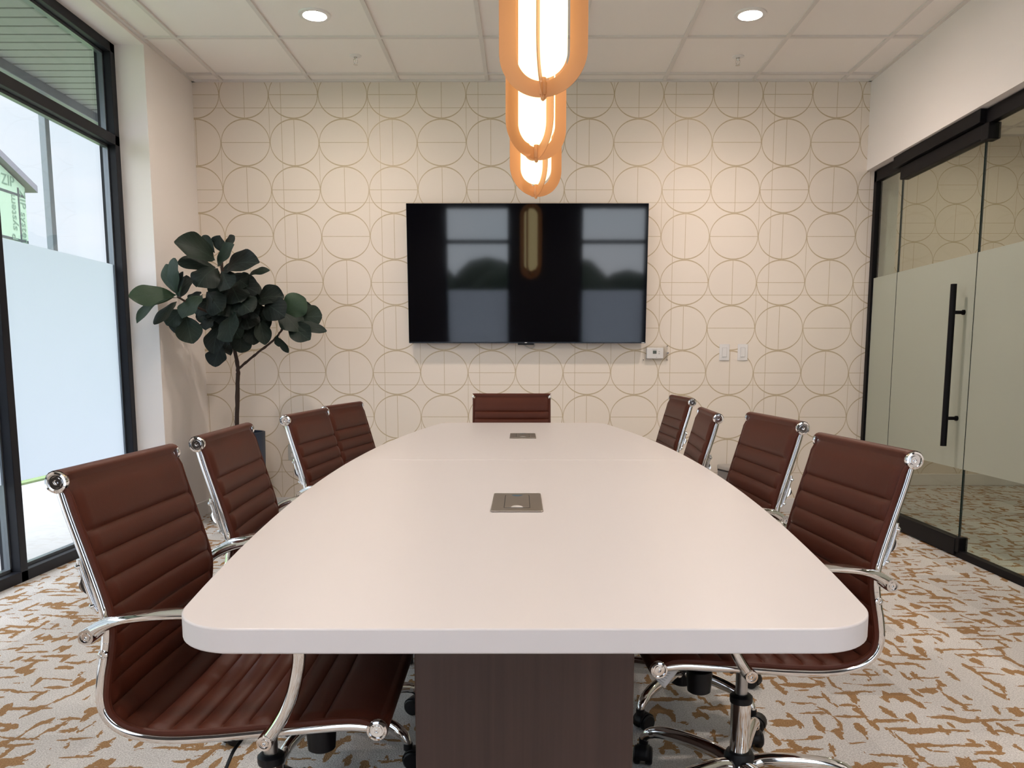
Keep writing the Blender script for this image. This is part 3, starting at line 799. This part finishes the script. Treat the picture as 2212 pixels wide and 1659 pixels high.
MB().prism(rrect(.120, .078, .006), .002, .026, Matrix.Rotation(PI / 2, 4, 'X')).build('body', M_switch, TH, bevel=.004)
MB().box(-.016, .010, -.0272, -.0255, -.004, .018).build('display', mat('lcd', (.10, .12, .10), .3), TH, smooth=False)
f = MB().box(.024, .034, -.0270, -.0255, .008, .014).box(.024, .034, -.0270, -.0255, -.006, 0).box(.008, .014, -.0270, -.0255, -.031, -.027); f.build('button', mat('grey_button', (.5, .48, .46), .5), TH, bevel=.0005)
f = MB().box(-.019, .012, -.0265, -.0258, .0245, .0262).build('print_line', mat('print_grey', (.4, .36, .34), .6), TH, smooth=False)
def make_switch():
    r = empty('light_switch'); tag(r, 'x', 'light switch', 'white rocker switches')
    R90 = Matrix.Rotation(PI / 2, 4, 'X')
    MB().prism(rrect(.072, .117, .004), 0, .007, R90).build('wall_plate', M_switch, r, bevel=.0025)
    MB().prism(rrect(.034, .068, .002), .0065, .0085, R90).build('switch_frame', mat('switch_gap', (.55, .53, .52), .5), r)
    MB().prism(rrect(.030, .064, .002), .008, .0115, R90).build('rocker', M_switch, r, bevel=.001)
    return r
sw = make_switch()
for i, (x_, lab) in enumerate(((1.415, 'white rocker light switch closer to the television'), (1.546, 'white rocker light switch closer to the glass door'))):
    c_ = sw if i == 0 else copy_tree(sw); c_.location = (x_, YB, 1.163); c_['label'] = lab
OT = empty('wall_outlet', (-1.708, YB, .437)); tag(OT, 'pale wall outlet low on the patterned wall near the potted fig', 'outlet')
R90 = Matrix.Rotation(PI / 2, 4, 'X')
MB().prism(rrect(.072, .117, .004), 0, .006, R90).build('wall_plate', mat('grey_plate', (.55, .55, .53), .4), OT, bevel=.002)
MB().prism(rrect(.030, .028, .006, cy=.020), .005, .008, R90).prism(rrect(.030, .028, .006, cy=-.020), .005, .008, R90).build('socket', M_switch, OT)

# ======================================================================= WASTE BIN
BN = empty('trash_can', (1.50, 5.60, 0), math.radians(18)); tag(BN, 'grey lidded trash can by the patterned wall behind the chairs', 'trash can')
M_bin = mat('bin_grey', (.20, .19, .195), .35, .3)
MB().prism(rrect(.26, .24, .05, 6), .01, .335).build('body', M_bin, BN, bevel=.004)
MB().prism(rrect(.262, .242, .05, 6), .335, .341).build('rim', M_plastic, BN)
MB().prism(rrect(.266, .246, .05, 6), .341, .372).build('lid', mat('bin_lid', (.42, .40, .38), .3, .4), BN, bevel=.010, seg=3)
MB().box(-.05, .05, -.150, -.115, .008, .022).build('pedal', M_plastic, BN, bevel=.003)
MB().prism(rrect(.25, .23, .05, 6), 0, .012).build('foot_ring', M_plastic, BN)

# ======================================================================= FIG TREE
PX, PY = -1.975, 5.44
PT = empty('plant_pot', (PX, PY, 0)); tag(PT, 'tall navy blue planter in the corner by the window', 'planter')
MB().lathe([(.005, .0), (.095, .0), (.135, .018), (.160, .06), (.172, .14), (.182, .60), (.182, .618), (.168, .618), (.166, .58), (.165, .575)], 48, cap=False).build('vessel', M_pot, PT, angle=50)
MB().lathe([(.165, .572), (.10, .578), (.001, .582)], 32, cap=False).build('soil', M_soil, PT)
FG = empty('fiddle_leaf_fig', (PX, PY, .58)); tag(FG, 'fiddle-leaf fig tree with large dark leaves in the navy planter', 'plant')
STEM = [(-1.967, 5.42, .55), (-1.967, 5.42, 0.647), (-1.95, 5.42, 0.95), (-1.945, 5.42, 1.05), (-1.953, 5.4, 1.174), (-1.943, 5.35, 1.32), (-1.942, 5.3, 1.485), (-1.957, 5.25, 1.682), (-1.955, 5.25, 1.76)]
BR1 = [(-1.945, 5.42, 1.035), (-1.938, 5.42, 1.048), (-1.865, 5.42, 1.106), (-1.787, 5.4, 1.162), (-1.684, 5.38, 1.235), (-1.623, 5.36, 1.302), (-1.601, 5.36, 1.363)]
BR2 = [(-1.943, 5.35, 1.30), (-2.005, 5.2, 1.384), (-2.061, 5.05, 1.432), (-2.113, 4.92, 1.478)]
random.seed(8)
k = MB()
for pts_, r0, r1 in ((STEM, .0155, .009), (BR1, .0085, .006), (BR2, .009, .006)):
    sp2 = spline(pts_, 6); n_ = len(sp2)
    k.tube([p + Vector((random.uniform(-.002, .002), random.uniform(-.002, .002), 0)) for p in sp2], [r0 + (r1 - r0) * i / n_ + (.0018 if i % 5 == 0 else 0) for i in range(n_)], 10)
put(k, 'trunk', M_bark, FG)
LEAVES = [(-1.98,5.2,1.73,-2.15,5.0,1.81,0.15,0),(-2.02,5.3,1.79,-2.09,5.3,1.9,0.06,0),(-1.98,5.3,1.79,-1.96,5.25,1.89,0.1,0),(-1.94,5.3,1.78,-1.87,5.25,1.89,0.09,0),(-1.97,5.2,1.69,-1.82,5.1,1.81,0.1,1),(-2.0,5.25,1.69,-2.18,5.1,1.7,0.09,0),(-1.94,5.25,1.66,-1.67,5.1,1.7,0.15,0),(-1.77,5.2,1.64,-1.62,5.15,1.66,0.05,0),(-1.97,5.2,1.68,-2.04,5.05,1.55,0.15,0),(-1.94,5.2,1.66,-1.84,5.05,1.54,0.12,0),(-2.1,4.9,1.48,-2.09,4.85,1.7,0.09,1),(-2.11,4.95,1.49,-2.21,5.0,1.68,0.09,1),(-2.11,4.9,1.49,-2.04,4.85,1.62,0.06,0),(-2.11,4.9,1.49,-2.3,4.7,1.46,0.11,2),(-2.1,4.9,1.47,-2.26,4.7,1.31,0.09,1),(-2.11,4.9,1.45,-2.21,4.8,1.31,0.06,0),(-2.11,4.95,1.47,-2.11,5.05,1.62,0.09,0),(-1.99,5.0,1.5,-2.08,4.9,1.35,0.13,1),(-2.12,5.0,1.41,-2.2,4.95,1.31,0.1,0),(-2.1,5.0,1.37,-2.05,4.95,1.2,0.13,0),(-2.14,5.05,1.41,-2.2,5.05,1.27,0.09,0),(-1.87,5.15,1.4,-1.82,5.0,1.22,0.17,0),(-2.01,5.2,1.37,-2.04,5.15,1.29,0.1,0),(-1.97,5.2,1.32,-1.98,5.1,1.14,0.11,0),(-1.98,5.25,1.2,-2.02,5.2,1.06,0.13,0),(-1.92,5.25,1.24,-1.98,5.3,1.15,0.1,0),(-1.75,5.3,1.37,-1.7,5.25,1.2,0.09,0),(-1.8,5.3,1.35,-1.78,5.25,1.2,0.1,0),(-1.86,5.3,1.3,-1.88,5.3,1.15,0.12,0),(-1.79,5.35,1.48,-1.58,5.3,1.51,0.14,0),(-1.71,5.3,1.47,-1.55,5.2,1.38,0.14,0),(-1.61,5.35,1.39,-1.46,5.35,1.51,0.14,2),(-1.61,5.4,1.37,-1.35,5.35,1.39,0.16,0),(-1.61,5.35,1.34,-1.31,5.3,1.29,0.07,0),(-1.57,5.35,1.34,-1.41,5.25,1.23,0.12,0),(-1.63,5.35,1.43,-1.49,5.3,1.29,0.14,0),(-1.66,5.35,1.26,-1.58,5.35,1.15,0.04,0),(-1.65,5.35,1.27,-1.64,5.35,1.19,0.04,0),(-1.65,5.5,1.4,-1.44,5.5,1.44,0.12,0),(-2.0,5.35,1.68,-1.82,5.4,1.75,0.07,0),(-1.96,5.3,1.63,-1.73,5.25,1.53,0.14,0),(-1.93,5.35,1.57,-1.74,5.35,1.55,0.11,0),(-2.02,5.15,1.53,-1.9,5.05,1.4,0.13,0),(-2.02,5.25,1.5,-2.06,5.2,1.41,0.11,0),(-1.88,5.2,1.5,-1.94,5.1,1.38,0.13,0),(-1.87,5.2,1.5,-1.73,5.1,1.4,0.15,0),(-1.86,5.3,1.48,-1.72,5.2,1.38,0.12,0),(-1.92,5.2,1.58,-2.0,5.15,1.5,0.11,0),(-1.91,5.25,1.59,-1.8,5.1,1.46,0.14,0),(-2.03,5.35,1.61,-1.91,5.3,1.63,0.1,0),(-2.06,5.15,1.53,-2.1,5.1,1.45,0.08,0),(-2.06,5.2,1.38,-2.08,5.2,1.34,0.07,0),(-1.92,5.25,1.47,-1.92,5.15,1.31,0.15,0),(-1.86,5.3,1.44,-1.78,5.2,1.3,0.14,0),(-1.98,5.25,1.42,-2.03,5.2,1.31,0.11,0),(-1.9,5.3,1.36,-1.96,5.25,1.27,0.12,0),(-1.86,5.35,1.54,-1.92,5.3,1.41,0.15,0),(-1.83,5.4,1.59,-1.78,5.4,1.52,0.08,0),(-2.05,5.35,1.63,-2.15,5.3,1.63,0.1,0),(-1.89,5.3,1.63,-1.78,5.2,1.57,0.11,0),(-2.04,5.2,1.47,-2.09,5.15,1.38,0.09,0),(-1.92,5.25,1.34,-1.84,5.2,1.24,0.11,0)]
M_leaf = mat('fig_leaf', (.02, .04, .025), .58, Specular_IOR_Level=.3); t, b = nodes(M_leaf)
ge = N(t, 'TexCoord'); at_ = N(t, 'Attribute'); at_.attribute_name = 'leafuv'; sx3 = N(t, 'SeparateXYZ'); t.links.new(at_.outputs['Vector'], sx3.inputs[0])
lu, lv_, lt = X(t, sx3.outputs[0]), X(t, sx3.outputs[1]), X(t, sx3.outputs[2])
veinp = ((lu - lv_.abs() * .55) * 5.5).mod(1); vein = veinp.lt(.07).max(lv_.abs().lt(.03))
colb = mixc(t, lt, (.004, .008, .007), (.034, .066, .036))
t.links.new(mixc(t, vein * .4, colb, (.04, .065, .052)), b.inputs['Base Color'])
bump(t, b, vein * -1 + noise(t, ge.outputs['Object'], 18, 2) * .6, .004, .7)
lf_ = MB(); uvs = []
random.seed(21)
def leaf(base, tip, wd, tone):
    Bp, Tp = Vector(base), Vector(tip); ax = Tp - Bp; Ln = max(ax.length, .03); ax.normalize()
    nr = Vector((random.uniform(-.55, .55), -1, random.uniform(.0, .9))); nr = (nr - ax * nr.dot(ax)).normalized()
    sd_ = ax.cross(nr); NU, NVV = 16, 8; rows = []
    drp = random.uniform(.02, .16) * Ln; cup = random.uniform(-.25, .35); ph = random.uniform(0, 6)
    n0_ = len(lf_.v)
    for i in range(NU + 1):
        u = i / NU
        # fiddle outline: small lobe, waist, broad rounded tip
        if u < .02: ww = .03
        else: ww = (.42 * math.sin(PI * min(1, u / .52)) ** .8 if u < .26 else 0)
        ww = max(ww, 0) if u < .2 else 0
        body = math.sin(PI * min(1, max(0, (u + .06) / 1.06)) ** 1.55) ** .62
        ww = max(.05, body) if u < .985 else .10
        if u < .12: ww *= .35 + 5.4 * u
        row = []
        for j in range(NVV + 1):
            v_ = -1 + 2 * j / NVV
            wave = .035 * math.sin(u * 13 + ph + (3 if v_ > 0 else 0)) * abs(v_) ** 2
            p = Bp + ax * (u * Ln) + sd_ * (v_ * ww * wd / 2) + nr * (cup * wd * .5 * (v_ * v_) * ww + wave * wd * 2 * .6 - drp * (2 * u - 1) ** 2 + drp)
            row.append(p); uvs.append((u, v_ * ww, tone))
        rows.append(row)
    lf_.grid(rows)
    # stalk
for k_ in range(26):                                            # inner leaves of the crown
    an = random.uniform(0, 6.28); rd = random.uniform(.02, .13)
    bx, bz = -1.93 + rd * math.cos(an), 1.42 + rd * 1.25 * math.sin(an); by = random.uniform(5.28, 5.42)
    LEAVES.append((bx, by, bz, bx + .10 * math.cos(an) + random.uniform(-.05, .05), by - random.uniform(0, .08), bz + random.uniform(-.17, .05), random.uniform(.10, .14), 0))
for (bx, by, bz, tx, ty, tz, wd, tone) in LEAVES:
    leaf((bx, by, bz), (tx, ty, tz), wd * 1.22, (random.uniform(0, .25), random.uniform(.35, .6), 1.0)[tone])
L0 = FG.location
lf_.v = [(a - L0.x, b_ - L0.y, c - L0.z) for a, b_, c in lf_.v]
fo = lf_.build('foliage', M_leaf, FG, angle=180)
at2 = fo.data.attributes.new('leafuv', 'FLOAT_VECTOR', 'POINT')
at2.data.foreach_set('vector', [c for q in uvs for c in q])
